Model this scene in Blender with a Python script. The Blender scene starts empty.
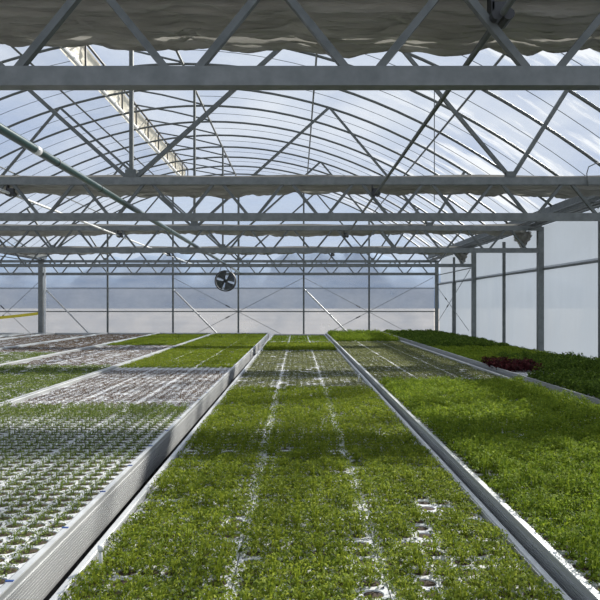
import bpy, math, random
import numpy as np
from mathutils import Vector, noise as mnoise

scn = bpy.context.scene
COL = scn.collection
PI = math.pi
random.seed(7)
RNG = np.random.default_rng(11)
EYE = 1.6                      # camera height above the floor

# ------------------------------------------------------------------ helpers
class MB:
    """collects shapes, then links them as ONE mesh object"""
    def __init__(s): s.v, s.f, s.m = [], [], []
    def add(s, vs, fs, mat=0):
        b = len(s.v); s.v += [tuple(p) for p in vs]
        s.f += [tuple(b + i for i in q) for q in fs]; s.m += [mat] * len(fs); return s
    def box(s, c, d, mat=0):
        x, y, z = c; a, b, h = d[0] / 2, d[1] / 2, d[2] / 2
        vs = [(x + i * a, y + j * b, z + k * h) for i in (-1, 1) for j in (-1, 1) for k in (-1, 1)]
        return s.add(vs, [(0, 1, 3, 2), (4, 6, 7, 5), (0, 4, 5, 1), (2, 3, 7, 6), (0, 2, 6, 4), (1, 5, 7, 3)], mat)
    def beam(s, p, q, w, h, up=(0, 0, 1), mat=0):
        p, q = Vector(p), Vector(q); t = (q - p).normalized(); u = Vector(up)
        if abs(t.dot(u)) > .95: u = Vector((0, 1, 0))
        a = t.cross(u).normalized(); b = a.cross(t).normalized()
        vs = []
        for e in (p, q):
            for i, j in ((-1, -1), (1, -1), (1, 1), (-1, 1)): vs.append(e + a * (i * w / 2) + b * (j * h / 2))
        return s.add(vs, [(3, 2, 1, 0), (4, 5, 6, 7), (0, 1, 5, 4), (1, 2, 6, 5), (2, 3, 7, 6), (3, 0, 4, 7)], mat)
    def tube(s, pts, r, n=8, mat=0, cap=True):
        pts = [Vector(p) for p in pts]; vs, fs = [], []
        rr = r if isinstance(r, (list, tuple)) else [r] * len(pts)
        ref = Vector((0, 1, 0))
        for i, p in enumerate(pts):
            t = (pts[min(i + 1, len(pts) - 1)] - pts[max(i - 1, 0)]).normalized()
            u = ref if abs(t.dot(ref)) < .9 else Vector((1, 0, 0))
            a = t.cross(u).normalized(); b = a.cross(t).normalized()
            for k in range(n):
                th = 2 * PI * k / n; vs.append(p + a * (rr[i] * math.cos(th)) + b * (rr[i] * math.sin(th)))
        for i in range(len(pts) - 1):
            for k in range(n):
                k2 = (k + 1) % n; fs.append((i * n + k, i * n + k2, (i + 1) * n + k2, (i + 1) * n + k))
        if cap:
            fs.append(tuple(range(n - 1, -1, -1))); fs.append(tuple((len(pts) - 1) * n + k for k in range(n)))
        return s.add(vs, fs, mat)
    def ring(s, c, R, r, n=32, k=6, mat=0):       # torus lying in the XZ plane
        vs, fs = [], []
        for i in range(n):
            a = 2 * PI * i / n
            for j in range(k):
                b = 2 * PI * j / k; q = R + r * math.cos(b)
                vs.append((c[0] + q * math.cos(a), c[1] + r * math.sin(b), c[2] + q * math.sin(a)))
        for i in range(n):
            for j in range(k):
                fs.append((i * k + j, ((i + 1) % n) * k + j, ((i + 1) % n) * k + (j + 1) % k, i * k + (j + 1) % k))
        return s.add(vs, fs, mat)
    def grid(s, nx, ny, fn, mat=0):
        vs = [fn(i / (nx - 1), j / (ny - 1)) for j in range(ny) for i in range(nx)]
        fs = [(j * nx + i, j * nx + i + 1, (j + 1) * nx + i + 1, (j + 1) * nx + i) for j in range(ny - 1) for i in range(nx - 1)]
        return s.add(vs, fs, mat)
    def mesh(s, name, mats, smooth=False):
        me = bpy.data.meshes.new(name); me.from_pydata(s.v, [], s.f)
        for m in (mats if isinstance(mats, (list, tuple)) else [mats]): me.materials.append(m)
        me.polygons.foreach_set('material_index', s.m)
        if smooth: me.polygons.foreach_set('use_smooth', [True] * len(s.f))
        me.update(); return me
    def build(s, name, mats, parent=None, loc=(0, 0, 0), smooth=False):
        return link(name, s.mesh(name, mats, smooth), parent, loc)

def link(name, me, parent=None, loc=(0, 0, 0)):
    o = bpy.data.objects.new(name, me); COL.objects.link(o); o.location = loc
    if parent: o.parent = parent
    return o
def tag(o, label=None, cat=None, group=None, kind=None):
    if label: o['label'] = label
    if cat: o['category'] = cat
    if group: o['group'] = group
    if kind: o['kind'] = kind
    return o
def empty(name, loc, label, cat, group=None):
    o = bpy.data.objects.new(name, None); COL.objects.link(o); o.location = loc; o.empty_display_size = .1
    return tag(o, label, cat, group)
def copy_tree(o, parent=None):
    c = o.copy(); COL.objects.link(c)
    if parent: c.parent = parent
    for ch in list(o.children): copy_tree(ch, c)
    return c

# ------------------------------------------------------------------ materials
def newmat(name):
    m = bpy.data.materials.new(name); m.use_nodes = True
    nt = m.node_tree; nt.nodes.clear()
    out = nt.nodes.new('ShaderNodeOutputMaterial')
    return m, nt, out
def N(nt, t, **kw):
    n = nt.nodes.new(t)
    for k, v in kw.items():
        if k in n.inputs: n.inputs[k].default_value = v
        else: setattr(n, k, v)
    return n
def coords(nt, scale=(1, 1, 1)):
    tc = N(nt, 'ShaderNodeTexCoord'); mp = N(nt, 'ShaderNodeMapping')
    mp.inputs['Scale'].default_value = scale
    nt.links.new(tc.outputs['Object'], mp.inputs['Vector']); return mp.outputs['Vector']
def ramp(nt, fac, stops):
    r = N(nt, 'ShaderNodeValToRGB'); e = r.color_ramp.elements
    while len(e) < len(stops): e.new(.5)
    for el, (p, c) in zip(e, stops): el.position = p; el.color = (*c, 1)
    nt.links.new(fac, r.inputs['Fac']); return r.outputs['Color']
def noise(nt, vec, scale, detail=4, rough=.55):
    n = N(nt, 'ShaderNodeTexNoise', Scale=scale, Detail=detail, Roughness=rough)
    nt.links.new(vec, n.inputs['Vector']); return n.outputs['Fac']

def metal(name, c0, c1, rough=.5, metallic=.4, scale=(14, 14, 14)):
    m, nt, out = newmat(name); v = coords(nt, scale)
    p = N(nt, 'ShaderNodeBsdfPrincipled', Metallic=metallic, Roughness=rough)
    nt.links.new(ramp(nt, noise(nt, v, 1.0), [(.3, c0), (.7, c1)]), p.inputs['Base Color'])
    nt.links.new(p.outputs[0], out.inputs[0]); return m
def plain(name, c, rough=.6, metallic=0.):
    m, nt, out = newmat(name); v = coords(nt, (9, 9, 9))
    p = N(nt, 'ShaderNodeBsdfPrincipled', Metallic=metallic, Roughness=rough)
    d = tuple(max(0, x * .82) for x in c)
    nt.links.new(ramp(nt, noise(nt, v, 1.0), [(.3, d), (.7, c)]), p.inputs['Base Color'])
    nt.links.new(p.outputs[0], out.inputs[0]); return m

GALV = metal('galvanised_steel', (.125, .14, .14), (.19, .205, .205), .5, .25)
GALV2 = metal('galvanised_tube', (.085, .097, .095), (.14, .152, .15), .5, .25)
PALE = metal('pale_and_sunlit_zinc', (.62, .63, .62), (.78, .79, .78), .38, .3)  # pale joint sleeve; also sunlight put into the bench lips and left shaft
ALU = metal('aluminium_profile', (.38, .39, .39), (.43, .44, .44), .45, .35, (3, 2, 6))
DARKM = plain('black_cast_metal', (.03, .032, .035), .5)
GREENP = plain('dark_green_pipe_paint', (.022, .06, .058), .28, .1)
YELLOW = plain('yellow_film', (.75, .62, .03), .45)
BLUE = plain('blue_plastic', (.03, .09, .32), .5)
WHITEP = plain('white_plastic', (.78, .79, .78), .4)
BLADE = plain('fan_blade_grey', (.07, .075, .08), .4, .3)

def film(name, transp, cloud, glow_col, diff_col, var=.0, patch=False, vec_scale=(1, 1, 1)):
    """clear or milky plastic sheet: part of the light goes straight through, part is scattered"""
    m, nt, out = newmat(name); v = coords(nt, vec_scale)
    tr = N(nt, 'ShaderNodeBsdfTransparent', Color=(*transp, 1))
    tl = N(nt, 'ShaderNodeBsdfTranslucent', Color=(*glow_col, 1))
    df = N(nt, 'ShaderNodeBsdfDiffuse', Color=(*diff_col, 1))
    gl = N(nt, 'ShaderNodeBsdfGlossy', Color=(.9, .92, .95, 1), Roughness=.25)
    m1 = N(nt, 'ShaderNodeMixShader', Fac=.35); nt.links.new(tl.outputs[0], m1.inputs[1]); nt.links.new(df.outputs[0], m1.inputs[2])
    m2 = N(nt, 'ShaderNodeMixShader', Fac=cloud); nt.links.new(tr.outputs[0], m2.inputs[1]); nt.links.new(m1.outputs[0], m2.inputs[2])
    f = noise(nt, v, 2.2, 5, .6)
    mr = N(nt, 'ShaderNodeMapRange'); nt.links.new(f, mr.inputs['Value'])
    mr.inputs['From Min'].default_value = .3; mr.inputs['From Max'].default_value = .7
    mr.inputs['To Min'].default_value = max(0, cloud - var); mr.inputs['To Max'].default_value = min(1, cloud + var)
    last = mr.outputs[0]
    if patch:      # sun glare painted into the film as bright streaks, strongest to the right
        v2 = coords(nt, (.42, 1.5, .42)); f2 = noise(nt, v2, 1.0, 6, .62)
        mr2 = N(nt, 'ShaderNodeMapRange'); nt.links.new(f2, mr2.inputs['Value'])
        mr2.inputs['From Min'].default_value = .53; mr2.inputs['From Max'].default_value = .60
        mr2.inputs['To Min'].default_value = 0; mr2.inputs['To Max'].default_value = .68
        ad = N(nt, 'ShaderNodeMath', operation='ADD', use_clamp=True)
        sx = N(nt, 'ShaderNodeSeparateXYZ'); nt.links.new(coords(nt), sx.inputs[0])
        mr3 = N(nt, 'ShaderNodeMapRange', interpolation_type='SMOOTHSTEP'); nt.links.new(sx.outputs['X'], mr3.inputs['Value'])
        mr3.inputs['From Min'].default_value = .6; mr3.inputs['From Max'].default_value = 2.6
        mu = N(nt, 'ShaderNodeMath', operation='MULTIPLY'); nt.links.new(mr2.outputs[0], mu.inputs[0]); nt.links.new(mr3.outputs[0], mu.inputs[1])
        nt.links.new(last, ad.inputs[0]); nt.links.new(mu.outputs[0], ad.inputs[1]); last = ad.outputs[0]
    nt.links.new(last, m2.inputs['Fac'])
    m3 = N(nt, 'ShaderNodeMixShader', Fac=.03); nt.links.new(m2.outputs[0], m3.inputs[1]); nt.links.new(gl.outputs[0], m3.inputs[2])
    bp = N(nt, 'ShaderNodeBump', Strength=.25, Distance=.05)
    nt.links.new(noise(nt, v, 1.3, 6, .65), bp.inputs['Height'])
    for s in (tl, df, gl): nt.links.new(bp.outputs[0], s.inputs['Normal'])
    nt.links.new(m3.outputs[0], out.inputs[0]); return m

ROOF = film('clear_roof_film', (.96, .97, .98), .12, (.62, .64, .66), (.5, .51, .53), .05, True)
SIDE = film('milky_side_film', (.9, .93, .96), .95, (.285, .325, .37), (.62, .66, .71), .05, False, (1, 1, .25))
ENDC = film('clear_end_film', (.84, .90, .97), .30, (.34, .38, .44), (.42, .46, .52), .12, False, (.35, 1, 1.6))
ENDM = film('milky_end_film', (.92, .93, .95),   .66, (.165, .185, .22), (.42, .45, .50), .18, False, (.5, 1, .8))

def cloth(name, c0, c1, trans=.3, scale=(1.2, 16, 16)):
    m, nt, out = newmat(name); v = coords(nt, scale)
    col = ramp(nt, noise(nt, v, 1.0, 6), [(.3, c0), (.7, c1)])
    df = N(nt, 'ShaderNodeBsdfDiffuse'); tl = N(nt, 'ShaderNodeBsdfTranslucent')
    gl = N(nt, 'ShaderNodeBsdfGlossy', Roughness=.35, Color=(.8, .8, .75, 1))
    nt.links.new(col, df.inputs[0]); nt.links.new(col, tl.inputs[0])
    a = N(nt, 'ShaderNodeMixShader', Fac=trans); nt.links.new(df.outputs[0], a.inputs[1]); nt.links.new(tl.outputs[0], a.inputs[2])
    b = N(nt, 'ShaderNodeMixShader', Fac=.05); nt.links.new(a.outputs[0], b.inputs[1]); nt.links.new(gl.outputs[0], b.inputs[2])
    bp = N(nt, 'ShaderNodeBump', Strength=.9, Distance=.03); nt.links.new(noise(nt, v, 1.6, 8, .65), bp.inputs['Height'])
    nt.links.new(bp.outputs[0], df.inputs['Normal']); nt.links.new(bp.outputs[0], gl.inputs['Normal'])
    nt.links.new(b.outputs[0], out.inputs[0]); return m
SHADE = cloth('grey_shade_cloth', (.36, .355, .33), (.52, .515, .485), .28)
NET = cloth('cream_insect_net', (.70, .64, .50), (.84, .79, .66), .5, (6, 1.5, 6))

def leaf(name, stops, trans=.45):
    m, nt, out = newmat(name)
    g = N(nt, 'ShaderNodeNewGeometry')
    col = ramp(nt, g.outputs['Random Per Island'], stops)
    df = N(nt, 'ShaderNodeBsdfDiffuse'); tl = N(nt, 'ShaderNodeBsdfTranslucent')
    gl = N(nt, 'ShaderNodeBsdfGlossy', Roughness=.6, Color=(.8, .9, .7, 1))
    nt.links.new(col, df.inputs[0]); nt.links.new(col, tl.inputs[0])
    a = N(nt, 'ShaderNodeMixShader', Fac=trans); nt.links.new(df.outputs[0], a.inputs[1]); nt.links.new(tl.outputs[0], a.inputs[2])
    b = N(nt, 'ShaderNodeMixShader', Fac=.015); nt.links.new(a.outputs[0], b.inputs[1]); nt.links.new(gl.outputs[0], b.inputs[2])
    nt.links.new(b.outputs[0], out.inputs[0]); return m
LEAF_BRIGHT = leaf('bright_leaf', [(0, (.09, .145, .014)), (.5, (.19, .25, .022)), (1, (.33, .375, .04))], .5)
LEAF_RICH = leaf('rich_leaf', [(0, (.085, .15, .012)), (.5, (.175, .25, .02)), (1, (.29, .36, .035))], .5)
LEAF_SEED = leaf('seedling_leaf', [(0, (.07, .11, .02)), (.6, (.16, .22, .045)), (1, (.32, .37, .11))], .45)
LEAF_PALE = leaf('pale_seedling_leaf', [(0, (.09, .10, .04)), (.6, (.19, .21, .08)), (1, (.34, .35, .17))], .45)
LEAF_DARK = leaf('dark_leaf', [(0, (.045, .08, .010)), (.6, (.09, .15, .018)), (1, (.18, .26, .035))], .45)
LEAF_RED = leaf('red_leaf', [(0, (.035, .007, .01)), (.7, (.075, .012, .02)), (1, (.15, .03, .035))], .3)
LEAF_BROWN = leaf('withered_leaf', [(0, (.12, .075, .05)), (.6, (.19, .125, .085)), (1, (.26, .2, .12))], .3)
FOAM = plain('white_foam', (.68, .69, .70), .75)
def soil_mat():
    m, nt, out = newmat('peat'); v = coords(nt, (60, 60, 60))
    p = N(nt, 'ShaderNodeBsdfPrincipled', Roughness=.95)
    nt.links.new(ramp(nt, noise(nt, v, 1.0), [(.3, (.03, .02, .013)), (.7, (.085, .055, .035))]), p.inputs['Base Color'])
    nt.links.new(p.outputs[0], out.inputs[0]); return m
PEAT = soil_mat()

# ------------------------------------------------------------------ layout (X right, Y away from the camera, Z up)
XC, HALF = -1.785, 6.025
XR, XL = XC + HALF, XC - HALF                # gutter lines of the bay the photo looks down
YT = [2.50 + 3.95 * k for k in range(5)]     # the five trusses
YE = YT[4] + .06                             # end wall
YB = -3.5                                    # how far the house runs back past the camera
def roof_z(d): return EYE + 3.79 - .0667 * d * d      # arch height at distance d from the ridge
ORD = ['first', 'second', 'third', 'fourth', 'fifth']

# ------------------------------------------------------------------ setting
def floor_mat():
    m, nt, out = newmat('gravel_floor'); v = coords(nt)
    p = N(nt, 'ShaderNodeBsdfPrincipled', Roughness=.95)
    nt.links.new(ramp(nt, noise(nt, v, 18, 6), [(.3, (.14, .13, .12)), (.7, (.27, .25, .23))]), p.inputs['Base Color'])
    nt.links.new(p.outputs[0], out.inputs[0]); return m
MB().box((-7.8, 7.5, -.05), (24.6, 22.0, .1)).build('floor', floor_mat()); tag(bpy.data.objects['floor'], kind='structure')

def ground_mat():
    m, nt, out = newmat('dry_field'); v = coords(nt)
    p = N(nt, 'ShaderNodeBsdfPrincipled', Roughness=1)
    nt.links.new(ramp(nt, noise(nt, v, .08, 6), [(.3, (.30, .27, .24)), (.7, (.42, .39, .35))]), p.inputs['Base Color'])
    nt.links.new(p.outputs[0], out.inputs[0]); return m
tag(MB().box((0, 150, -.6), (900, 700, .9)).build('ground', ground_mat()), kind='structure')
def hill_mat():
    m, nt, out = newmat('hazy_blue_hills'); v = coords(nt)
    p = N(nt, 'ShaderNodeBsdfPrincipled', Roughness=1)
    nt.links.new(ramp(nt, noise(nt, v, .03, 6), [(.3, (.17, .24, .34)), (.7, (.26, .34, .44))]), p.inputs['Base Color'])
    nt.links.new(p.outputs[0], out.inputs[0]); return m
def hillf(u, w):
    x = -420 + 840 * u; y = 300 + 140 * w
    h = 29 - .052 * x + 6 * math.sin(x * .021 + 1) + 4 * math.sin(x * .057) + 1.5 * math.sin(x * .17 + w * 3)
    h = min(max(h, 10), 46)
    return (x, y, -.3 + h * math.sin(min(1, w * 1.02) * PI) ** .8 * (1 + .06 * math.sin(x * .3 + w * 9)))
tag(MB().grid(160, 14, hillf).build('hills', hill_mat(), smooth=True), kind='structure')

# roof film: right slope and left slope of the bay (the left slope stops below the open vent), then the bay to the left
VX = -3.35                                   # outer edge of the ridge vent
VY0 = YT[0] - 2 * .99                        # the vent runs to the end wall
def roof_sheet(name, d0, d1, y0, y1, xc=XC, sgn=1):
    def f(u, w):
        d = d0 + (d1 - d0) * u; return (xc + sgn * d, y0 + (y1 - y0) * w, roof_z(d) + .032 + .006 * math.sin(w * 60) * math.sin(u * 9))
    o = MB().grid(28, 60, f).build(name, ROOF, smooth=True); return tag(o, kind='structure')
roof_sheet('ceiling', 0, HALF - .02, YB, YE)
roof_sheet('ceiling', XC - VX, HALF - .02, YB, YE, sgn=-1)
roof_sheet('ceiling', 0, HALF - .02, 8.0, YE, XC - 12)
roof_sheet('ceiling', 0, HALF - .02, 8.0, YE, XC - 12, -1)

# side wall of plastic film on the right, two sheets lapped at the rail
def sheet(name, p0, du, dv, mat, nx=30, ny=10, amp=.006, nrm=(1, 0, 0), seed=0.):
    p0, du, dv, nn = Vector(p0), Vector(du), Vector(dv), Vector(nrm)
    def f(u, w):
        k = amp * (math.sin(u * 37 + w * 5 + seed) + .7 * math.sin(w * 23 + u * 11 + seed * 2))
        return p0 + du * u + dv * w + nn * k
    return tag(MB().grid(nx, ny, f).build(name, mat, smooth=True), kind='structure')
sheet('wall_right', (XR + .09, YB, .0), (0, YE - YB, 0), (0, 0, EYE + .68), SIDE, 90, 16)
sheet('wall_right', (XR + .14, YB, EYE + .66), (0, YE - YB, 0), (0, 0, .75), SIDE, 90, 8, seed=2)
# end wall: milky lower sheet, clearer upper sheet cut to the arch
sheet('wall_back', (XL - 12, YE + .05, 0), (24, 0, 0), (0, 0, EYE + .52), ENDM, 90, 16, nrm=(0, 1, 0))
def endtop(xc):
    def f(u, w):
        x = xc - 6 + 12 * u; z0 = EYE + .50; z1 = roof_z(abs(x - xc)) + .02
        return (x, YE + .07 + .006 * math.sin(u * 50 + w * 17), z0 + (z1 - z0) * w)
    return f
for c in (XC, XC - 12):
    tag(MB().grid(60, 12, endtop(c)).build('wall_back', ENDC, smooth=True), kind='structure')
sheet('wall_left', (XL - 12 - .1, 8.0, 0), (0, YE - 8.0, 0), (0, 0, 3.0), SIDE, 40, 12)

# ------------------------------------------------------------------ roof arches
def arch_pts(n=36, off=0): return [(XC + s, 0, roof_z(abs(s)) + off) for s in np.linspace(-HALF, HALF, n)]
def half_arch(): return [(XC + s, 0, roof_z(abs(s))) for s in np.linspace(-HALF, HALF, 37)]
arch_me = MB().tube(half_arch(), .021, 6).mesh('roof_arch', GALV2, True)
wire_me = MB().tube([(XC + s, 0, roof_z(s) + .012) for s in np.linspace(0, HALF, 22)], .0045, 4).mesh('film_wire', GALV2)
wirel_me = MB().tube([(XC - s, 0, roof_z(s) + .012) for s in np.linspace(1.6, HALF, 18)], .0045, 4).mesh('film_wire', GALV2)
def where(y):
    """which truss a roof member stands over or beyond"""
    k = max(i for i in range(5) if YT[i] <= y + .02) if y >= YT[0] - .02 else -1
    base = YT[k] if k >= 0 else YT[0] - 3.96
    n = round((y - base) / .495)
    t = ORD[k] + ' truss from the front' if k >= 0 else 'front edge of the view'
    return k, n, t
QUART = {2: 'a quarter of the way', 4: 'halfway', 6: 'three quarters of the way'}
n_arch = 0
y = YT[0] - .99
ys = [YT[0] + .99 * i for i in range(-1, 17)]
for i, y in enumerate(ys):
    o = link('roof_arch', arch_me, None, (0, y, 0))
    k, n, t = where(y)
    if k < 0: lab = 'galvanised roof arch just in front of the first truss'
    elif n == 0: lab = 'galvanised roof arch directly above the %s' % t
    else: lab = 'galvanised roof arch %s from the %s truss to the next' % (QUART[n], ORD[k])
    tag(o, lab, 'roof arch', 'curved roof arches')
for i, y in enumerate(ys[:-1]):
    k, n, t = where(y + .1)
    for me, side in ((wire_me, 'right'), (wirel_me, 'left')):
        o = link('film_wire', me, None, (0, y + .495, 0))
        pl = ('just in front of the first truss' if k < 0 else
              'in arch gap %s beyond the %s truss' % (['one', 'two', 'three', 'four', 'five'][round((y - YT[k]) / .99)], ORD[k]))
        tag(o, 'thin wire on the %s roof slope %s' % (side, pl), 'wire', 'thin wires between the arches')
for y in (YT[3] - .99, YT[3], YT[3] + .99, YT[3] + 1.98, YT[4] - .99, YT[4]):
    o = link('roof_arch', arch_me, None, (-12, y, 0))
    k, n, t = where(y)
    tag(o, 'roof arch of the bay at left, %s' % ('just before the fourth truss' if k < 3 else 'over the %s truss' % ORD[k] if n == 0
        else QUART[n] + ' past the fourth truss'), 'roof arch', 'roof arches of the left bay')

# long purlins
def purlin(d, lab, r=.016):
    x = XC + d; z = roof_z(abs(d)) - .036
    o = MB().tube([(x, YB, z), (x, YE - .05, z)], r, 6).build('roof_purlin', GALV2)
    tag(o, lab, 'purlin', 'purlins running along the roof')
purlin(0, 'ridge purlin running the length of the roof under the vent hinge', .02)
purlin(2.05, 'roof purlin just right of the ridge, seen almost end on')
purlin(4.0, 'roof purlin farthest right, crossing the sun glare painted on the film')
purlin(-2.05, 'roof purlin on the left slope just below the cream vent')
purlin(-4.0, 'roof purlin low on the left slope, farthest from the ridge')

# ------------------------------------------------------------------ ridge vent, held open
vent = empty('roof_vent', (VX, 10, EYE + 3.64), 'long open ridge vent with cream netting along the left roof slope', 'roof vent')
vl = Vector(vent.location)
zb, zt = EYE + 3.66, EYE + 4.13
def V(p): return Vector(p) - vl
def flap(u, w): return V((XC + (VX - .08 - XC) * u, VY0 + (YE - .1 - VY0) * w, EYE + 3.84 + (zt + .05 - EYE - 3.84) * u + .03 * math.sin(u * PI)))
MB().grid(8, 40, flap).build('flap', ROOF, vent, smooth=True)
rib = MB().tube([(XC, 0, EYE + 3.81), (XC - .8, 0, EYE + 4.0), (VX - .05, 0, zt + .015)], .017, 6).mesh('rib', GALV2)
strut = MB().beam((VX + .01, 0, zb - .03), (VX + .01, 0, zt), .028, .028).mesh('strut', DARKM)
for i in range(19):
    yy = YT[0] - 1.98 + .99 * i
    if yy > YE - .1: yy = YE - .12
    link('rib', rib, vent, (-vl.x, yy - vl.y, -vl.z)); link('strut', strut, vent, (-vl.x, yy - vl.y + .03, -vl.z))
def net(u, w):
    yy = VY0 + (YE - .15 - VY0) * u
    ph = ((yy - YT[0]) / .99) % 1
    bul = .05 * math.sin(ph * PI) * math.sin(w * PI) + .012 * math.sin((ph + w) * 19) * math.sin(w * PI)
    return V((VX - .035 - bul, yy, zb - .02 + (zt - zb + .02) * w))
MB().grid(420, 8, net).build('netting', NET, vent, smooth=True)
MB().tube([V((VX + .02, VY0, zt)), V((VX + .02, YE - .1, zt))], .022, 6).build('top_rail', DARKM, vent)
MB().tube([V((VX + .03, VY0, zb - .01)), V((VX + .03, YE - .1, zb - .01))], .035, 8).build('rolled_hem', WHITEP, vent)
# ------------------------------------------------------------------ trusses
ZB, ZT = EYE + .945, EYE + 1.33              # chord centre lines
CH = .08
PAN = .75
def bars_at():
    """(x_bottom, x_top) of each web bar"""
    out = []
    for k in range(-13, 8):
        xb = .27 + PAN * k
        out.append((xb + .06, xb + PAN / 2 - .05)); out.append((xb + PAN - .06, xb + PAN / 2 + .05))
    return [(a, b) for a, b in out if min(a, b) > XL + .08 and max(a, b) < XR - .08]
bar_up = MB().beam((0, 0, ZB + .03), (PAN / 2 - .11, 0, ZT - .03), .03, .03, (0, 1, 0)).mesh('web_bar', GALV2)
bar_dn = MB().beam((0, 0, ZB + .03), (-(PAN / 2 - .11), 0, ZT - .03), .03, .03, (0, 1, 0)).mesh('web_bar', GALV2)
zlow = ZT + CH / 2
def build_truss():
    t = empty('roof_truss', (XC, 0, ZB), 'x', 'truss', 'trusses across the bay')
    mv = lambda p: (p[0] - XC, p[1], p[2] - ZB)
    def seg(name, a, b, w, h, mat=GALV2, up=(0, 1, 0)): return MB().beam(mv(a), mv(b), w, h, up).build(name, mat, t)
    seg('bottom_chord', (XL + .05, 0, ZB), (XR - .05, 0, ZB), CH, .06, GALV)
    seg('top_chord', (XL + .02, 0, ZT), (XR - .02, 0, ZT), CH, .06, GALV)
    for a, b in bars_at():
        link('web_bar', bar_up if b > a else bar_dn, t, (a - XC, 0, -ZB))
    apex = 2.32; leg = 4.07
    seg('king_post', (XC, 0, zlow), (XC, 0, roof_z(0) - .02), .04, .04)
    for s in (-1, 1):
        za = roof_z(apex) - .02
        if not (s < 0 and False):
            seg('brace', (XC + s * .05, 0, zlow), (XC + s * apex, 0, za), .042, .042)
            seg('brace', (XC + s * leg, 0, zlow), (XC + s * (apex + .03), 0, za), .036, .036)
            seg('brace', (XC + s * (leg + .02), 0, zlow), (XC + s * 4.68, 0, roof_z(4.68) - .02), .042, .042)
        MB().box(mv((XC + s * leg, 0, zlow + .03)), (.1, .07, .06)).build('gusset', GALV2, t)
    MB().box(mv((XC, 0, zlow + .04)), (.12, .07, .08)).build('gusset', GALV2, t)
    return t
tr0 = build_truss()
TL = ['nearest roof truss with broad grey bottom chord crossing the top of the view',
      'second roof truss from the front, a rolled shade screen along it',
      'third roof truss from the front, ending at a column on the right wall',
      'fourth roof truss from the front, the round fan below it',
      'farthest roof truss, standing against the end wall']
for k in range(5):
    t = tr0 if k == 0 else copy_tree(tr0)
    t.location = (XC, YT[k] - (.02 if k == 4 else 0), ZB); t['label'] = TL[k]
# the end truss carries on into the bay on the left
tl = copy_tree(tr0); tl.location = (XC - 12, YT[4] - .02, ZB); tl['label'] = 'end truss of the next bay, left of the far left column'
tl = copy_tree(tr0); tl.location = (XC - 12, YT[3], ZB); tl['label'] = 'fourth truss of the next bay, seen past the far left column'

# ------------------------------------------------------------------ rolled shade screens parked behind each truss
def shade(y0, seed, depth=.50):
    r = random.Random(seed); mb = MB(); nx, ny = 420, 46
    ph = [r.uniform(0, 6.28) for _ in range(12)]
    x0, x1 = XL + .08, XR - .27
    def under(u, w):
        x = x0 + (x1 - x0) * u
        c = ((x - .46) / .49) % 1.0
        sag = math.sin(c * PI) ** .7
        warp = .10 * math.sin(x * 2.1 + ph[0]) + .07 * math.sin(x * 5.3 + ph[1]) + .05 * math.sin(c * 2 * PI + ph[5])
        pl = math.sin((w * 7.5 + warp * (1.5 + 2 * w)) * 2 * PI)
        fine = math.sin((w * 17 + warp * 4 + .3 * math.sin(x * 9 + w * 8)) * 2 * PI + ph[2])
        pinch = 1 - .5 * (1 - sag)
        z = EYE + 1.298 + .020 * pl * pinch + .011 * fine + .012 * math.sin(x * 23 + w * 30 + ph[3]) * (1 - sag) \
            - .028 * sag * (.3 + .7 * w) + .02 * math.sin(x * 1.3 + ph[4])
        z += .02 * mnoise.fractal(Vector((x * 1.6, w * 9 + 3 * seed, seed)), 1.0, 2.0, 4) + .012 * abs(math.sin(w * 26 * (1 + .12 * math.sin(x * 1.7 + ph[6])) + ph[7] + 2.2 * mnoise.noise(Vector((x * 2.2, w * 4, seed)))))
        edge = max(0, w - .9) / .1; z += .09 * edge ** 2 + .06 * max(0, .08 - w) / .08
        return (x, y0 + depth * w - .015 * sag * w, z)
    mb.grid(nx, ny, under)
    mb.grid(60, 6, lambda u, w: (x0 + (x1 - x0) * u, y0 + depth * w, EYE + 1.405 + .008 * math.sin(u * 40)))
    return mb
SL = ['crumpled grey shade screen bunched behind the nearest truss, along the top edge',
      'grey shade screen bunched behind the second truss',
      'grey shade screen bunched behind the third truss',
      'thin grey shade screen bunched behind the fourth truss']
for k in range(4):
    o = empty('shade_screen', (XC, YT[k] + .05, EYE + 1.3), SL[k], 'shade screen', 'shade screens parked along the trusses')
    mv = o.location
    s = shade(YT[k] + .05, 3 + k).build('folded_cloth', SHADE, o, smooth=True); s.location = -mv
    # crumpled end hanging at the right column
    rr = random.Random(k)
    def clump(u, w, k=k, rr=rr):
        a = u * 2 * PI; q = Vector((math.cos(a), math.sin(a), w * 2.2)) * 1.6 + Vector((k, 3, 0))
        rad = (.15 + .16 * mnoise.fractal(q, 1, 2, 4) + .03 * math.sin(a * 6 + w * 6)) * (1.05 - .85 * w ** 1.6)
        return Vector((XR - .20 + .75 * rad * math.cos(a), YT[k] + .36 + rad * math.sin(a), EYE + 1.31 - .30 * w + .05 * math.sin(a * 2 + k) * w)) - mv
    if k >= 1: MB().grid(48, 22, clump).build('gathered_end', SHADE, o, smooth=True)

# ------------------------------------------------------------------ drive shafts under the trusses, pinion boxes at each truss
def shaft(x, mat, lab, z=EYE + 1.195):
    s = empty('drive_shaft', (x, 8, z), lab, 'drive shaft', 'screen drive shafts')
    MB().tube([(0, YB - 8, 0), (0, YE - .15 - 8, 0)], .0145, 10).build('tube', mat, s, smooth=True)
    for k in range(4):
        b = MB(); yy = YT[k] - 8 - .0
        b.box((.0, yy - .005, .03), (.075, .05, .05))
        for dx in (-.022, .024): b.tube([(dx, yy - .05, -.004), (dx, yy + .04, -.004)], .024, 12)
        b.box((-.035, yy, .045), (.012, .06, .1))
        b.build('pinion_box', DARKM, s)
    return s
shaft(.84, GALV2, 'grey drive shaft running along the roof right of centre, under the chords')
shaft(-3.08, PALE, 'drive shaft coloured as sunlit, running along the roof on the left, under the chords')  # lighter metal than its twin: the light on it is in the colour

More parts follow.
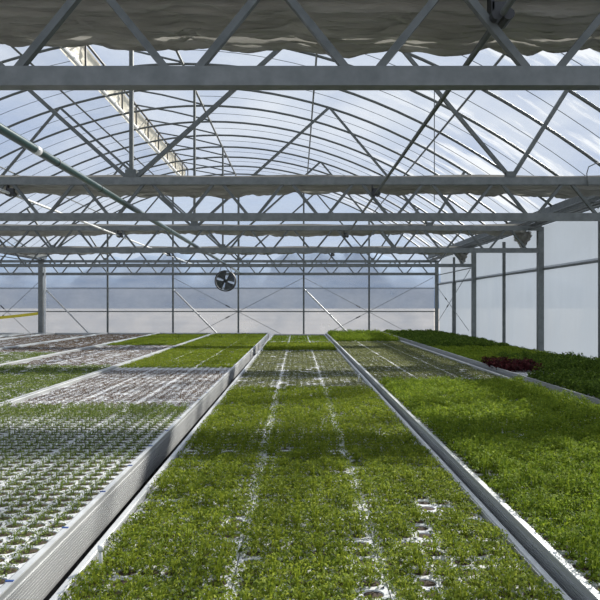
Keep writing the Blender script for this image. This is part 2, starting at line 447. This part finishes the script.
# green water pipe lying through the trusses
p = empty('water_pipe', (-1.75, 10, ZB), 'dark green water pipe running from upper left to the far wall', 'pipe')
pp = [(0, -13.4 + (YE - .1 + 3.4) * i / 8, 0) for i in range(9)]
pipe_z = lambda y: (EYE + 1.055 - .0042 * y) - ZB
pts = [(0, q[1], pipe_z(q[1] + 10)) for q in pp]
MB().tube(pts, .029, 14).build('pipe', GREENP, p, smooth=True)
def sleeve(y0, y1, r, mat, nm):
    MB().tube([(0, y0 - 10, pipe_z(y0)), (0, y1 - 10, pipe_z(y1))], r, 14).build(nm, mat, p, smooth=True)
sleeve(3.98, 4.05, .031, PALE, 'joint_sleeve')
for y in (4.35, 5.3, 8.2, 11.2, 14.6):
    sleeve(y, y + .012, .0315, DARKM, 'clamp')

# ------------------------------------------------------------------ columns and posts
def column(x, y, lab, w=.10, h=None, mat=GALV, name='column', cat='column', grp='main columns'):
    h = h or EYE + 1.36
    c = empty(name, (x, y, 0), lab, cat, grp)
    MB().box((0, 0, h / 2), (w, w * .8, h)).build('shaft', mat, c)
    MB().box((0, 0, .006), (w * 2, w * 2, .012)).build('base_plate', mat, c)
    return c
CL = {1: 'column on the right wall at the second truss', 2: 'broad grey column on the right wall at the third truss, nearest in view',
      3: 'grey column on the right wall at the fourth truss', 4: 'grey corner column where the right wall meets the end wall'}
for k in (1, 2, 3, 4):
    column(XR, YT[k] + .08 - (.1 if k == 4 else 0), CL[k])
column(XL, YT[4] - .02, 'grey column at the far left against the end wall', .14)
MB().tube([(XL + .13, YT[4] - .05, 0), (XL + .13, YT[4] - .05, EYE + 1.2)], .03, 10).build('sunlit_strip', WHITEP)  # added white strip, stands for the sun on the column's right side
tag(bpy.data.objects['sunlit_strip'], 'white strip added for the sunlit side of the far left column', 'pipe')
for x, lab in ((XL, 'grey column of the left row at the fourth truss, outside the left edge'),):
    column(x, YT[3], lab, .12)
PL = {1: 'slim wall post at the right edge, between the second and third trusses', 2: 'slim grey wall post on the right wall beyond the broad column',
      3: 'slim wall post on the right wall near the far corner, where cables cross'}
for k in (1, 2, 3):
    c = column(XR + .02, YT[k] + 1.98, PL[k], .055, EYE + 1.3, GALV2, 'wall_post', 'post', 'slim posts of the right wall')
    if k == 3: MB().box((0, 0, (EYE + .62) / 2), (.085, .085, EYE + .62)).build('sleeve', GALV2, c)
# gable posts
GX = [XL + 2 * i for i in range(1, 6)]
GN = ['first', 'second', 'third', 'fourth', 'fifth']
for i, x in enumerate(GX):
    c = column(x, YE - .0, '%s slim gable post from the left column on the end wall' % GN[i], .05,
               roof_z(abs(x - XC)) - .02, GALV2, 'gable_post', 'post', 'gable posts of the end wall')
for i in range(1, 3):
    x = XL - 2 * i
    column(x, YE - .0, 'gable post of the next bay, %s left of the far left column' % GN[i - 1], .05,
           roof_z(abs(x - XC + 12)) - .02, GALV2, 'gable_post', 'post', 'gable posts of the left bay')
# rails
def rail(p, q, r, lab, mat=GALV2):
    o = MB().tube([p, q], r, 6).build('wall_rail', mat); return tag(o, lab, 'rail', 'horizontal wall rails')
rail((XR + .045, YB, EYE + .625), (XR + .045, YE - .1, EYE + .625), .02, 'long dark rail halfway up the right wall')
rail((XR - .02, YT[3] + .16, EYE + .90), (XR - .02, YT[4] - .1, EYE + .90), .014, 'short upper rail in the last bay of the right wall')
rail((XL - 12, YE + .035, EYE + .52), (XR, YE + .035, EYE + .52), .012, 'upper rail across the end wall below the trusses')
rail((XL - 12, YE + .035, EYE - .20), (XR, YE + .035, EYE - .20), .017, 'lower rail across the end wall, just above the crops')
rail((XL - 12, YE + .0, EYE + 1.22), (XL - .1, YE + .0, EYE + 1.22), .017, 'rail across the end wall of the next bay at left')
# slanting struts on the end wall
for x, lab in ((XL + .14, 'beside the far left column'), (GX[1] + .03, 'left of the fan, from the second gable post'),
               (GX[3] + .03, 'right of centre, from the fourth gable post')):
    o = MB().tube([(x, YE - .07, EYE + .47), (x + 2.05, YE - .12, .0)], .024, 8).build('raking_strut', ALU)
    tag(o, 'pale slanting strut on the end wall ' + lab, 'strut', 'slanting struts on the end wall')
# crossed bracing cables with turnbuckles
def cable(p, q, lab, tk=.42):
    p, q = Vector(p), Vector(q)
    e = empty('bracing_cable', p, lab, 'cable', 'crossed bracing cables')
    MB().tube([(0, 0, 0), q - p], .007, 5).build('wire', GALV2, e)
    m = (q - p) * tk; d = (q - p).normalized() * .07
    MB().tube([m - d, m + d], .017, 6).build('turnbuckle', DARKM, e)
yb = YE - .04
def cross(x0, x1, z0, z1, nm, y=yb):
    cable((x0, y, z1), (x1, y, z0), 'thin bracing cable falling to the right ' + nm)
    cable((x0, y - .02, z0), (x1, y - .02, z1), 'thin bracing cable rising to the right ' + nm)
cross(GX[1], GX[3], EYE - 1.25, EYE + .84, 'across the gable post under the fan')
cross(GX[3], XR - .1, EYE - 1.25, EYE + .84, 'across the gable post nearest the right corner')
cross(XL - 2, XL - .1, EYE - 1.1, EYE + .68, 'in the bay left of the far left column')
cable((XR - .06, YT[3] + .2, EYE + .86), (XR - .06, YT[4] - .15, EYE - .62), 'bracing cable on the right wall falling toward the far corner', .6)
cable((XR - .09, YT[3] + .2, EYE - .62), (XR - .09, YT[4] - .15, EYE + .66), 'bracing cable on the right wall rising toward the far corner', .62)
# gutters along both column rows
def gutter(x, y0, lab):
    g = empty('gutter', (x - (.1 if x > 0 else 0), 8, EYE + 1.4), lab, 'gutter', 'roof gutters')
    b = MB()
    prof = [(-.17, .16), (-.12, .0), (-.05, -.03), (.05, -.03), (.12, .0), (.17, .16)]
    for (a, c), (d, e) in zip(prof[:-1], prof[1:]):
        b.beam((((a + d) / 2), y0 - 8, (c + e) / 2), ((a + d) / 2, YE - 8 - .03, (c + e) / 2), math.hypot(d - a, e - c) if abs(c - e) < .05 else .012,
               .012 if abs(c - e) < .05 else math.hypot(d - a, e - c))
    b.build('trough', GALV2, g)
    MB().tube([(-.22, y0 - 8, .02), (-.22, YE - 8.1, .02)], .016, 6).build('edge_tube', GALV2, g)
    MB().tube([(-.14, y0 - 8, -.09), (-.14, YE - 8.1, -.09)], .013, 6).build('lower_tube', GALV2, g)
gutter(XR, YB, 'grey gutter along the top of the right wall')
gutter(XL, YB, 'grey gutter between the two bays over the left column')

# loose cable at upper right
MB().tube([(3.10, YT[1] - .05, ZT - .06), (3.085, YT[1] - .05, ZT + .07), (3.12, YT[1] - .02, ZT + .15), (3.2, YT[1] - .0, ZT + .19), (3.3, YT[1] + .0, ZT + .2)], .006, 6).build('loose_cable', GALV2, smooth=True)
tag(bpy.data.objects['loose_cable'], 'thin loose cable curling up over the second truss at right', 'cable')
# hanging wire
MB().tube([(1.69, 7.41, roof_z(3.49)), (1.69, 7.41, EYE + 1.28)], .006, 5).build('drop_wire', GALV2)
tag(bpy.data.objects['drop_wire'], 'short vertical wire dropping from an arch right of centre', 'wire')

# yellow insect ribbon
def rib_f(u, w):
    x = -10.4 + (XL - .08 + 10.4) * u
    return (x, YT[4] - .45 + .4 * u, EYE - .52 + .10 * u + .12 * u * u + .085 * w)
MB().grid(12, 3, rib_f).build('sticky_ribbon', YELLOW); tag(bpy.data.objects['sticky_ribbon'], 'yellow ribbon stretched to the far left column', 'ribbon')

# ------------------------------------------------------------------ fan
fx, fy, fz = -1.72, YT[3], EYE + .575
fan = empty('circulation_fan', (fx, fy, fz), 'round dark circulation fan hanging below the far trusses', 'fan')
h = MB()
n = 40
for (r, y0, y1) in ((.245, -.09, .09), (.235, -.09, .09)):
    vs = [(r * math.cos(2 * PI * i / n), yy, r * math.sin(2 * PI * i / n)) for yy in (y0, y1) for i in range(n)]
    h.add(vs, [(i, (i + 1) % n, n + (i + 1) % n, n + i) for i in range(n)])
h.ring((0, -.09, 0), .24, .013, 40); h.ring((0, .09, 0), .24, .013, 40)
h.build('housing', DARKM, fan, smooth=True)
g = MB()
for r in (.06, .085, .11, .135, .16, .185, .21, .23): g.ring((0, -.10, 0), r, .003, 32, 4)
for i in range(12):
    a = PI * i / 6 + .1; g.tube([(.03 * math.cos(a), -.1, .03 * math.sin(a)), (.24 * math.cos(a), -.095, .24 * math.sin(a))], .0025, 4)
g.build('guard', GALV, fan)
MB().tube([(0, -.08, 0), (0, .12, 0)], .045, 16).build('motor', DARKM, fan, smooth=True)
for i in range(4):
    a0 = PI / 2 * i + .5; b = MB()
    def bl(u, w, a0=a0):
        r = .045 + .175 * u; a = a0 + (w - .5) * (1.05 + .25 * u); return (r * math.cos(a), -.03 + .07 * (w - .5) * 1.2, r * math.sin(a))
    b.grid(6, 5, bl).build('blade', BLADE, fan, smooth=True)
for s in (-1, 1):
    MB().tube([(s * .16, 0, .17), (s * .10, 0, .35)], .008, 6).build('hanger', GALV2, fan)

# ------------------------------------------------------------------ benches
Y0B, Y1B = 1.2, 17.5
RW = .026
BEN = {'centre': (-.714, .79, .75), 'left': (-2.41, -.824, .79), 'right': (.812, 2.33, .80), 'wall': (2.40, 4.02, .84),
       'second_left': (-4.03, -2.43, .79), 'third_left': (-5.55, -4.05, .79), 'fourth_left': (-7.08, -5.57, .79),
       'fifth_left': (-7.68, -7.10, .79), 'sixth_left': (-9.50, -7.98, .79)}
BL = {'centre': 'long metal growing bench in the middle, full of bright greens toward the viewer',
      'left': 'long silver bench left of the middle one, ribbed metal side facing the middle',
      'right': 'long bench right of the middle one with a dark side rail',
      'wall': 'long bench along the right wall holding dark bushy greens',
      'second_left': 'second bench to the left of the middle bench',
      'third_left': 'third bench to the left of the middle bench',
      'fourth_left': 'fourth bench to the left of the middle bench',
      'fifth_left': 'narrow bench just right of the far left column',
      'sixth_left': 'bench behind the far left column, at the left edge'}
DROP = {'centre': .02, 'left': .022, 'right': .02, 'wall': .03}
def side_rail(mb, x, s, y0, y1, top, hgt=.15):
    """extruded profile: lip on top, ribs running along the outer face (s = outward direction)"""
    mb.box((x - s * RW / 2, (y0 + y1) / 2, top - hgt / 2), (RW, y1 - y0, hgt))
    nr = 11
    for i in range(nr):
        z = top - .026 - (hgt - .04) * i / (nr - 1)
        mb.box((x + s * .002, (y0 + y1) / 2, z), (.004, y1 - y0, .0062))
    mb.box((x - s * .008, (y0 + y1) / 2, top + .002), (.020, y1 - y0, .005), 1)  # lip in the second slot: sun on it put into a brighter metal
for nm, (x0, x1, zt_) in BEN.items():
    y0 = Y0B if nm in ('centre', 'left', 'right') else 3.0
    xm = (x0 + x1) / 2
    b = empty('rolling_bench', (xm, (y0 + Y1B) / 2, 0), BL[nm], 'bench', 'growing benches')
    off = Vector((-xm, -(y0 + Y1B) / 2, 0))
    for x, s in ((x0, -1), (x1, 1)):
        m = MB(); side_rail(m, x - s * .004, s, y0, Y1B, zt_); m.build('side_rail', [ALU, ALU if nm == 'wall' else PALE], b, off)
    for yy in (y0 + .013, Y1B - .013):
        MB().box((xm, yy, zt_ - .075), (x1 - x0 - .062, .026, .15)).build('end_rail', ALU, b, off)
    MB().box((xm, (y0 + Y1B) / 2, zt_ - .10), (x1 - x0 - .064, Y1B - y0 - .06, .02)).build('bed', ALU, b, off)
    legm = None
    for i in range(6):
        for sx in (-1, 1):
            yy = y0 + .6 + (Y1B - y0 - 1.2) * i / 5
            if legm is None: legm = MB().box((0, 0, (zt_ - .15) / 2), (.05, .05, zt_ - .15)).mesh('leg', GALV2)
            link('leg', legm, b, off + Vector((xm + sx * (x1 - x0 - .3) / 2, yy, 0)))
    if nm == 'left':
        cm = MB().box((0, 0, 0), (.024, .008, .003)).mesh('clip', BLUE)
        for i in range(38):
            yy = 1.33 + .42 * i
            o = link('clip', cm, b, off + Vector((x1 - .016, yy, zt_ + .0055)))
            o['label'] = 'blue clip on the rim'

# ------------------------------------------------------------------ foam trays with round holes
TL_, TW_ = .985, .482
COLS, ROWS = 6, 13
PX, PY = .0772, .0752
def tray_cells():
    return [((c - 2.5) * PX, (r - 6) * PY) for r in range(ROWS) for c in range(COLS)]
def tray_mesh():
    t = MB(); n = 14; R = .0335; S_ = .0285; zd = -.004
    for cx, cy in tray_cells():
        sq, ci, cd = [], [], []
        for k in range(n):
            a = 2 * PI * k / n + PI / 4; ca, sa = math.cos(a), math.sin(a); q = 1 / max(abs(ca), abs(sa))
            sq.append((cx + ca * q * PX / 2, cy + sa * q * PY / 2, 0)); ci.append((cx + ca * R, cy + sa * S_, 0)); cd.append((cx + ca * R * .92, cy + sa * S_ * .92, zd))
        fs = []
        for k in range(n):
            k2 = (k + 1) % n
            fs += [(k, k2, n + k2, n + k), (n + k, n + k2, 2 * n + k2, 2 * n + k)]
        t.add(sq + ci + cd, fs)
    wx, wy = COLS * PX / 2, ROWS * PY / 2; ex, ey = TW_ / 2, TL_ / 2
    t.add([(-ex, -ey, 0), (ex, -ey, 0), (ex, ey, 0), (-ex, ey, 0), (-wx, -wy, 0), (wx, -wy, 0), (wx, wy, 0), (-wx, wy, 0),
           (-ex, -ey, -.045), (ex, -ey, -.045), (ex, ey, -.045), (-ex, ey, -.045)],
          [(0, 1, 5, 4), (1, 2, 6, 5), (2, 3, 7, 6), (3, 0, 4, 7), (0, 8, 9, 1), (1, 9, 10, 2), (2, 10, 11, 3), (3, 11, 8, 0), (8, 11, 10, 9)])
    return t.mesh('board', FOAM)
def plug_mesh():
    t = MB(); n = 12; R = .031; S_ = .0264
    for cx, cy in tray_cells():
        vs = [(cx + R * math.cos(2 * PI * k / n), cy + S_ * math.sin(2 * PI * k / n), -.0035) for k in range(n)] + [(cx, cy, .001)]
        t.add(vs, [(k, (k + 1) % n, n) for k in range(n)])
    return t.mesh('peat_plugs', PEAT)
board_me, plug_me = tray_mesh(), plug_mesh()
def tray_z(nm): return BEN[nm][2] - DROP.get(nm, .03)
def tray_grid(nm):
    x0, x1, z = BEN[nm]; nc = 1 if nm == 'fifth_left' else 3
    ix0, ix1 = x0 + RW + .006, x1 - RW - .006; w = (ix1 - ix0) / nc
    return [ix0 + w * (i + .5) for i in range(nc)], (w - .004) / TW_
def crop_name(nm, y):
    if nm == 'centre': return ('dense bright greens' if y < 6.2 else 'sparse pale seedlings' if y < 11.4 else 'short bright greens at the far end')
    if nm == 'left': return ('young separate seedlings' if y < 4.9 else 'brown bare plugs' if y < 7.7 else 'short green seedlings at the far end')
    if nm == 'right': return ('dense bright greens' if y < 6.3 else 'sparse pale seedlings' if y < 13.2 else 'dense bright greens at the far end')
    if nm == 'wall': return 'bushy dark greens'
    if nm == 'second_left': return 'short green seedlings' if y < 8.4 else 'grey brown plugs' if y < 12.5 else 'green seedlings at the far end'
    return 'brownish bare plugs'
BW = {'centre': 'the middle bench', 'left': 'the left bench', 'right': 'the right bench', 'wall': 'the wall bench',
      'second_left': 'the second left bench', 'third_left': 'the third left bench'}
first_tray = None
START = {'centre': 1.23, 'left': 1.23, 'right': 1.23, 'wall': 3.03, 'second_left': 3.03, 'third_left': 6.03, 'fourth_left': 9.03, 'fifth_left': 12.03, 'sixth_left': 14.03}
for nm in ('centre', 'left', 'right', 'wall', 'second_left', 'third_left'):
    xs, sx = tray_grid(nm); r = 0
    yy = 1.235 + TL_ / 2 + .002
    while yy + TL_ / 2 < Y1B - .02:
        if yy > START[nm]:
            for x in xs:
                if first_tray is None:
                    first_tray = empty('seedling_tray', (0, 0, 0), 'x', 'tray')
                    link('board', board_me, first_tray); k_ = link('peat_plugs', plug_me, first_tray); k_['kind'] = 'stuff'; t = first_tray
                else: t = copy_tree(first_tray)
                t.location = (x, yy, tray_z(nm)); t.scale = (sx, 1, 1)
                cn = crop_name(nm, yy)
                t['label'] = 'white foam tray of %s on %s' % (cn, BW[nm]); t['group'] = 'foam trays of %s on %s' % (cn, BW[nm])
        yy += TL_ + .003
# the trays of the three farthest benches, a few pixels each: one object
b = MB()
for nm in ('fourth_left', 'fifth_left', 'sixth_left'):
    xs, sx = tray_grid(nm); yy = START[nm] + TL_ / 2
    while yy + TL_ / 2 < Y1B - .02:
        for x in xs:
            b.add([(x + v.co.x * sx, yy + v.co.y, tray_z(nm) + v.co.z) for v in board_me.vertices], [tuple(f.vertices) for f in board_me.polygons], 0)
            b.add([(x + v.co.x * sx, yy + v.co.y, tray_z(nm) + v.co.z) for v in plug_me.vertices], [tuple(f.vertices) for f in plug_me.polygons], 1)
        yy += TL_ + .003
tag(b.build('seedling_tray', [FOAM, PEAT]), 'rows of white foam trays with brown plugs on the farthest left benches', 'trays', None, 'stuff')

def holes(nm, y0, y1, x0=None, x1=None):
    xs, sx = tray_grid(nm); out = []
    yy = 1.235 + TL_ / 2 + .002
    if nm in ('fourth_left', 'fifth_left', 'sixth_left'): yy = START[nm] + TL_ / 2
    while yy + TL_ / 2 < Y1B - .02:
        if yy + .5 > max(START[nm] - .1, y0) and yy - .5 < y1:
            for x in xs:
                for cx, cy in tray_cells():
                    q = (x + cx * sx, yy + cy)
                    if y0 <= q[1] < y1 and (x0 is None or q[0] >= x0) and (x1 is None or q[0] <= x1): out.append((q[0], q[1], tray_z(nm) - .004))
        yy += TL_ + .003
    return np.array(out)

# ------------------------------------------------------------------ plants
def foliage(P, n, height, spread, ll, lw, droop=.35, hvar=.3, stems=True, up=.5, dens=None):
    """tufts of n curved leaves at each point of P: arrays of vertices and quads"""
    M = len(P)
    if dens is not None: P = P[RNG.random(M) < dens]; M = len(P)
    hs = height * (1 + hvar * RNG.standard_normal(M)).clip(.35, 1.7)
    T = M * n
    base = np.repeat(P, n, 0); hh = np.repeat(hs, n)
    az = RNG.random(T) * 2 * PI; rad = np.sqrt(RNG.random(T)) * spread
    z = hh * (.25 + .75 * RNG.random(T)) * (1 - .35 * (rad / spread) ** 2)
    c = base + np.stack([rad * np.cos(az), rad * np.sin(az), z], 1)
    la = az + RNG.standard_normal(T) * .7
    el = up + .45 * RNG.standard_normal(T)
    L = ll * (.6 + .7 * RNG.random(T)); W = lw * (.6 + .7 * RNG.random(T))
    d = np.stack([np.cos(la) * np.cos(el), np.sin(la) * np.cos(el), np.sin(el)], 1)
    s = np.stack([-np.sin(la), np.cos(la), .5 * RNG.standard_normal(T)], 1); s /= np.linalg.norm(s, axis=1)[:, None]
    b0 = c - d * (L * .5)[:, None]; tip = c + d * (L * .5)[:, None]; tip[:, 2] -= droop * L
    m = c.copy(); m[:, 2] += .12 * L
    l = m + s * (W * .5)[:, None]; r = m - s * (W * .5)[:, None]
    floor_ = base[:, 2] + .003
    for a in (b0, tip, l, r): a[:, 2] = np.maximum(a[:, 2], floor_)
    V_ = np.stack([b0, l, tip, r], 1).reshape(-1, 3)
    F = np.arange(T * 4).reshape(-1, 4)
    if stems:
        k = max(2, n // 4); T2 = M * k; bp_ = np.repeat(P, k, 0); h2 = np.repeat(hs, k) * (.5 + .4 * RNG.random(T2))
        a2 = RNG.random(T2) * 2 * PI; r2 = spread * .6 * RNG.random(T2)
        top = bp_ + np.stack([r2 * np.cos(a2), r2 * np.sin(a2), h2], 1)
        bot = bp_ + np.stack([r2 * .4 * np.cos(a2), r2 * .4 * np.sin(a2), 0 * h2], 1)
        w = np.stack([np.cos(a2 + 1.3), np.sin(a2 + 1.3), 0 * a2], 1) * .0011
        S = np.stack([bot - w, bot + w, top + w * .6, top - w * .6], 1).reshape(-1, 3)
        F = np.concatenate([F, np.arange(T2 * 4).reshape(-1, 4) + len(V_)]); V_ = np.concatenate([V_, S])
    return V_, F
def mesh_np(name, V_, F, mat):
    me = bpy.data.meshes.new(name)
    me.vertices.add(len(V_)); me.vertices.foreach_set('co', np.ascontiguousarray(V_, dtype=np.float32).ravel())
    me.loops.add(F.size); me.loops.foreach_set('vertex_index', np.ascontiguousarray(F, dtype=np.int32).ravel())
    me.polygons.add(len(F)); me.polygons.foreach_set('loop_start', np.arange(0, F.size, 4, dtype=np.int32))
    me.update(calc_edges=True); me.validate(); me.materials.append(mat); return me
def crop(name, sets, mat, lab, cat='greens'):
    Vs, Fs, o = [], [], 0
    for V_, F in sets: Vs.append(V_); Fs.append(F + o); o += len(V_)
    ob = link(name, mesh_np(name, np.concatenate(Vs), np.concatenate(Fs), mat))
    return tag(ob, lab, cat, None, 'stuff')
def seam_dens(P, nm, base, edge, w=.09):
    """thinner growth along the joints between trays and toward patchy spots"""
    xs, sx = tray_grid(nm); d = np.full(len(P), base)
    for i in range(len(xs) - 1):
        mid = (xs[i] + xs[i + 1]) / 2; d[np.abs(P[:, 0] - mid) < w] *= edge
    patch = np.sin(P[:, 0] * 5.1 + 1.3) * np.sin(P[:, 1] * 2.9 + .4) + .5 * np.sin(P[:, 0] * 11 + P[:, 1] * 7)
    d *= np.where(patch < -1.0, .8, 1)
    if nm == 'centre':
        d *= np.where((P[:, 0] > .22) & (P[:, 0] < .62) & (P[:, 1] > 1.8) & (P[:, 1] < 2.7), .74, 1)
        d *= np.where((P[:, 0] < -.22) & (P[:, 1] > 3.15) & (P[:, 1] < 3.6), .72, 1)
    return d
def near_far(nm, y0, y1, n0, n1, h, sp, ll, lw, base=.97, edge=.75, split=3.6, w=.09, xmax=None, **kw):
    A = holes(nm, y0, min(split, y1), None, xmax); B = holes(nm, max(split, y0), y1, None, xmax); out = []
    if len(A): out.append(foliage(A, n0, h, sp, ll, lw, dens=seam_dens(A, nm, base, edge, w), **kw))
    if len(B): out.append(foliage(B, n1, h, sp, ll * 1.15, lw * 1.3, dens=seam_dens(B, nm, base, edge, w), **kw))
    return out
# middle bench
crop('baby_leaf_greens', near_far('centre', 1.25, 6.2, 150, 84, .05, .054, .019, .0076, .985, .8, w=.05), LEAF_BRIGHT,
     'dense bright green baby leaf filling the near part of the middle bench')
crop('seedlings', near_far('centre', 6.22, 11.35, 46, 46, .018, .046, .014, .009, .93, .85, w=.05), LEAF_PALE, 'sparse pale seedlings in the middle stretch of the middle bench', 'seedlings')
crop('baby_leaf_greens', near_far('centre', 11.4, 13.5, 48, 48, .065, .050, .022, .012, 1., .8, w=.04), LEAF_BRIGHT, 'short bright green strip near the far end of the middle bench')
crop('baby_leaf_greens', near_far('centre', 14.3, 17.9, 26, 26, .022, .042, .018, .012, .95, .8, w=.05), LEAF_RICH, 'last low green strip at the far end of the middle bench')
# right bench
crop('baby_leaf_greens', near_far('right', 1.25, 6.25, 150, 90, .085, .056, .021, .0085, 1., 1., xmax=2.25), LEAF_RICH, 'thick bright green carpet of leaves on the near part of the right bench')
crop('seedlings', near_far('right', 6.3, 13.3, 44, 44, .020, .043, .015, .010, .97, .6, w=.04), LEAF_PALE, 'sparse grey green seedlings in the middle stretch of the right bench', 'seedlings')
crop('baby_leaf_greens', near_far('right', 13.4, 17.6, 48, 48, .11, .052, .026, .014, 1., 1.), LEAF_RICH, 'bright green block at the far end of the right bench')
# left bench: the nearest plants one by one
S = holes('left', 1.2, 4.9)
S = S[[(297 + 600 * p_[0] / p_[1]) > -12 for p_ in S]]
S = S[np.argsort(S[:, 1])]
near, rest = S[:300], S[300:]
def seedling_mesh():
    a = foliage(np.array([[0., 0., 0.]]), 52, .050, .033, .0135, .0060, up=.6, hvar=0)
    b = foliage(np.array([[0., 0., -.004]]), 26, .014, .027, .012, .005, up=.6, hvar=0, stems=False)
    return mesh_np('seedling', np.concatenate([a[0], b[0]]), np.concatenate([a[1], b[1] + len(a[0])]), LEAF_SEED)
seed_me = [seedling_mesh() for _ in range(7)]
for i, q in enumerate(near):
    o = link('seedling', seed_me[i % 7], None, tuple(q)); o.rotation_euler = (0, 0, random.uniform(0, 6.28)); s = random.uniform(.6, 1.2); o.scale = (1, 1, s)
    tag(o, 'small separate seedling tuft in the near white trays of the left bench', 'seedling', 'nearest seedling tufts on the left bench')
crop('seedlings', [foliage(rest, 80, .05, .042, .015, .008, up=.6)], LEAF_SEED, 'green seedlings just beyond the nearest tufts on the left bench', 'seedlings')
crop('seedlings', near_far('left', 4.95, 7.6, 34, 34, .010, .050, .012, .007, .88, .5, w=.04), LEAF_BROWN, 'withered brown sprouts in the half empty trays of the left bench', 'seedlings')
crop('baby_leaf_greens', near_far('left', 7.9, 17.9, 42, 42, .03, .044, .018, .011, .98, .45, w=.04), LEAF_BRIGHT, 'even low green growth on the far half of the left bench')
# benches farther left
crop('baby_leaf_greens', near_far('second_left', 3.0, 8.2, 40, 40, .034, .042, .017, .009, .9, .7, w=.04), LEAF_SEED, 'green seedlings on the near part of the second bench left')
crop('seedlings', near_far('second_left', 8.3, 12.4, 22, 22, .014, .035, .014, .009, .8, .7, w=.04), LEAF_BROWN, 'grey brown sprouts midway along the second bench left', 'seedlings')
crop('baby_leaf_greens', near_far('second_left', 12.5, 17.9, 38, 38, .03, .045, .02, .012, .98, .8, w=.04), LEAF_BRIGHT, 'low green growth at the far end of the second bench left')
crop('seedlings', near_far('third_left', 6.0, 10.6, 28, 28, .022, .038, .016, .010, .85, .7, w=.04), LEAF_SEED, 'thin green seedlings on the near part of the third bench left', 'seedlings')
crop('seedlings', near_far('third_left', 10.7, 17.9, 24, 24, .018, .038, .015, .010, .78, .7, w=.04), LEAF_BROWN, 'brown sprouts on the far part of the third bench left', 'seedlings')
Pq = np.concatenate([holes(q, 9, 17.9) for q in ('fourth_left', 'fifth_left', 'sixth_left')])
crop('seedlings', [foliage(Pq, 24, .018, .038, .016, .010, dens=.76)], LEAF_BROWN, 'brown sprouts on the farthest left benches', 'seedlings')
# bench by the right wall: bushy heads
def heads(x0, x1, y0, y1, step, n, h, sp, ll, lw, **kw):
    P = np.array([(x + RNG.uniform(-.02, .02), y + RNG.uniform(-.02, .02), tray_z('wall')) for x in np.arange(x0, x1, step) for y in np.arange(y0, y1, step)])
    return foliage(P, n, h, sp, ll, lw, **kw)
crop('leafy_greens', [heads(2.50, 3.98, 3.1, 6.5, .10, 80, .11, .075, .036, .020, up=.4)], LEAF_DARK, 'dark bushy greens on the wall bench at the right edge, nearest block')
crop('leafy_greens', [heads(2.93, 3.98, 6.95, 8.7, .10, 70, .10, .075, .038, .022, up=.6)], LEAF_DARK, 'dark bushy greens on the wall bench behind the red lettuce, against the wall')
crop('red_lettuce', [heads(2.47, 2.86, 7.1, 7.9, .12, 70, .10, .075, .05, .028, up=.7)], LEAF_RED, 'dark red lettuce heads at the edge of the wall bench', 'lettuce')
crop('leafy_greens', [heads(2.50, 3.98, 8.8, 11.1, .10, 50, .045, .07, .036, .022, up=.5), heads(2.50, 3.05, 8.05, 8.8, .10, 50, .07, .07, .036, .022, up=.5)], LEAF_RICH,
     'lighter low greens midway along the wall bench')
crop('leafy_greens', [heads(2.50, 3.98, 11.2, 17.3, .11, 60, .075, .08, .045, .028, up=.5)], LEAF_DARK, 'tall dark greens at the far end of the wall bench')

# white pegs standing at the tray edges
for (px, py, bn, lab) in ((-.64, 1.95, 'centre', 'white peg standing in greens near the left rim of the middle bench'),
                          (-.66, 9.9, 'centre', 'white peg at the left rim among pale seedlings, lower of two'),
                          (-.655, 11.15, 'centre', 'white peg at the left rim among pale seedlings, upper of two'),
                          (.69, 6.75, 'centre', 'white peg at the right rim where dense greens begin on the middle bench'),
                          (-2.34, 9.6, 'left', 'white peg at the far rim of the silver left bench')):
    e = empty('irrigation_peg', (px, py, tray_z(bn)), lab, 'peg', 'white irrigation pegs')
    MB().tube([(0, 0, 0), (0, 0, .075)], .006, 8).build('stake', WHITEP, e, smooth=True)
    MB().tube([(0, 0, .07), (0, 0, .088)], .010, 8).build('cap', WHITEP, e, smooth=True)

# ------------------------------------------------------------------ light
w = bpy.data.worlds.new('sky'); scn.world = w; w.use_nodes = True
nt = w.node_tree; nt.nodes.clear()
out = nt.nodes.new('ShaderNodeOutputWorld'); bg = nt.nodes.new('ShaderNodeBackground')
tc = N(nt, 'ShaderNodeTexCoord'); mp = N(nt, 'ShaderNodeMapping'); mp.inputs['Scale'].default_value = (1, 1, 2.2)
nt.links.new(tc.outputs['Generated'], mp.inputs['Vector'])
cl = noise(nt, mp.outputs[0], 2.6, 7, .6)
cloud = ramp(nt, cl, [(.38, (.44, .535, .72)), (.68, (.78, .83, .90))])
sp = N(nt, 'ShaderNodeSeparateXYZ'); nt.links.new(tc.outputs['Generated'], sp.inputs[0])
hz = ramp(nt, sp.outputs['Z'], [(0, (1, 1, 1)), (.22, (0, 0, 0))])
mx = N(nt, 'ShaderNodeMix', data_type='RGBA'); nt.links.new(hz, mx.inputs['Factor'])
nt.links.new(cloud, mx.inputs[6]); mx.inputs[7].default_value = (.64, .71, .81, 1)
nt.links.new(mx.outputs[2], bg.inputs['Color']); bg.inputs['Strength'].default_value = .95
nt.links.new(bg.outputs[0], out.inputs[0])
sun = bpy.data.lights.new('sun', 'SUN'); sun.energy = 8.0; sun.angle = math.radians(2.0); sun.color = (1, .95, .87)
so = bpy.data.objects.new('sun', sun); COL.objects.link(so)
so.rotation_euler = Vector((.70, 1.0, .70)).to_track_quat('Z', 'Y').to_euler(); so.location = (6, 12, 12)

# ------------------------------------------------------------------ camera
cam = bpy.data.cameras.new('camera'); cam.sensor_width = 36; cam.lens = 36
cam.shift_x = 2.5 / 600; cam.shift_y = 5 / 600; cam.clip_end = 2000
co = bpy.data.objects.new('camera', cam); COL.objects.link(co); co.location = (0, 0, EYE); co.rotation_euler = (PI / 2, 0, 0)
scn.camera = co
scn.view_settings.view_transform = 'Standard'; scn.view_settings.look = 'None'
scn.view_settings.exposure = .12; scn.view_settings.gamma = 1; scn.view_settings.use_curve_mapping = False
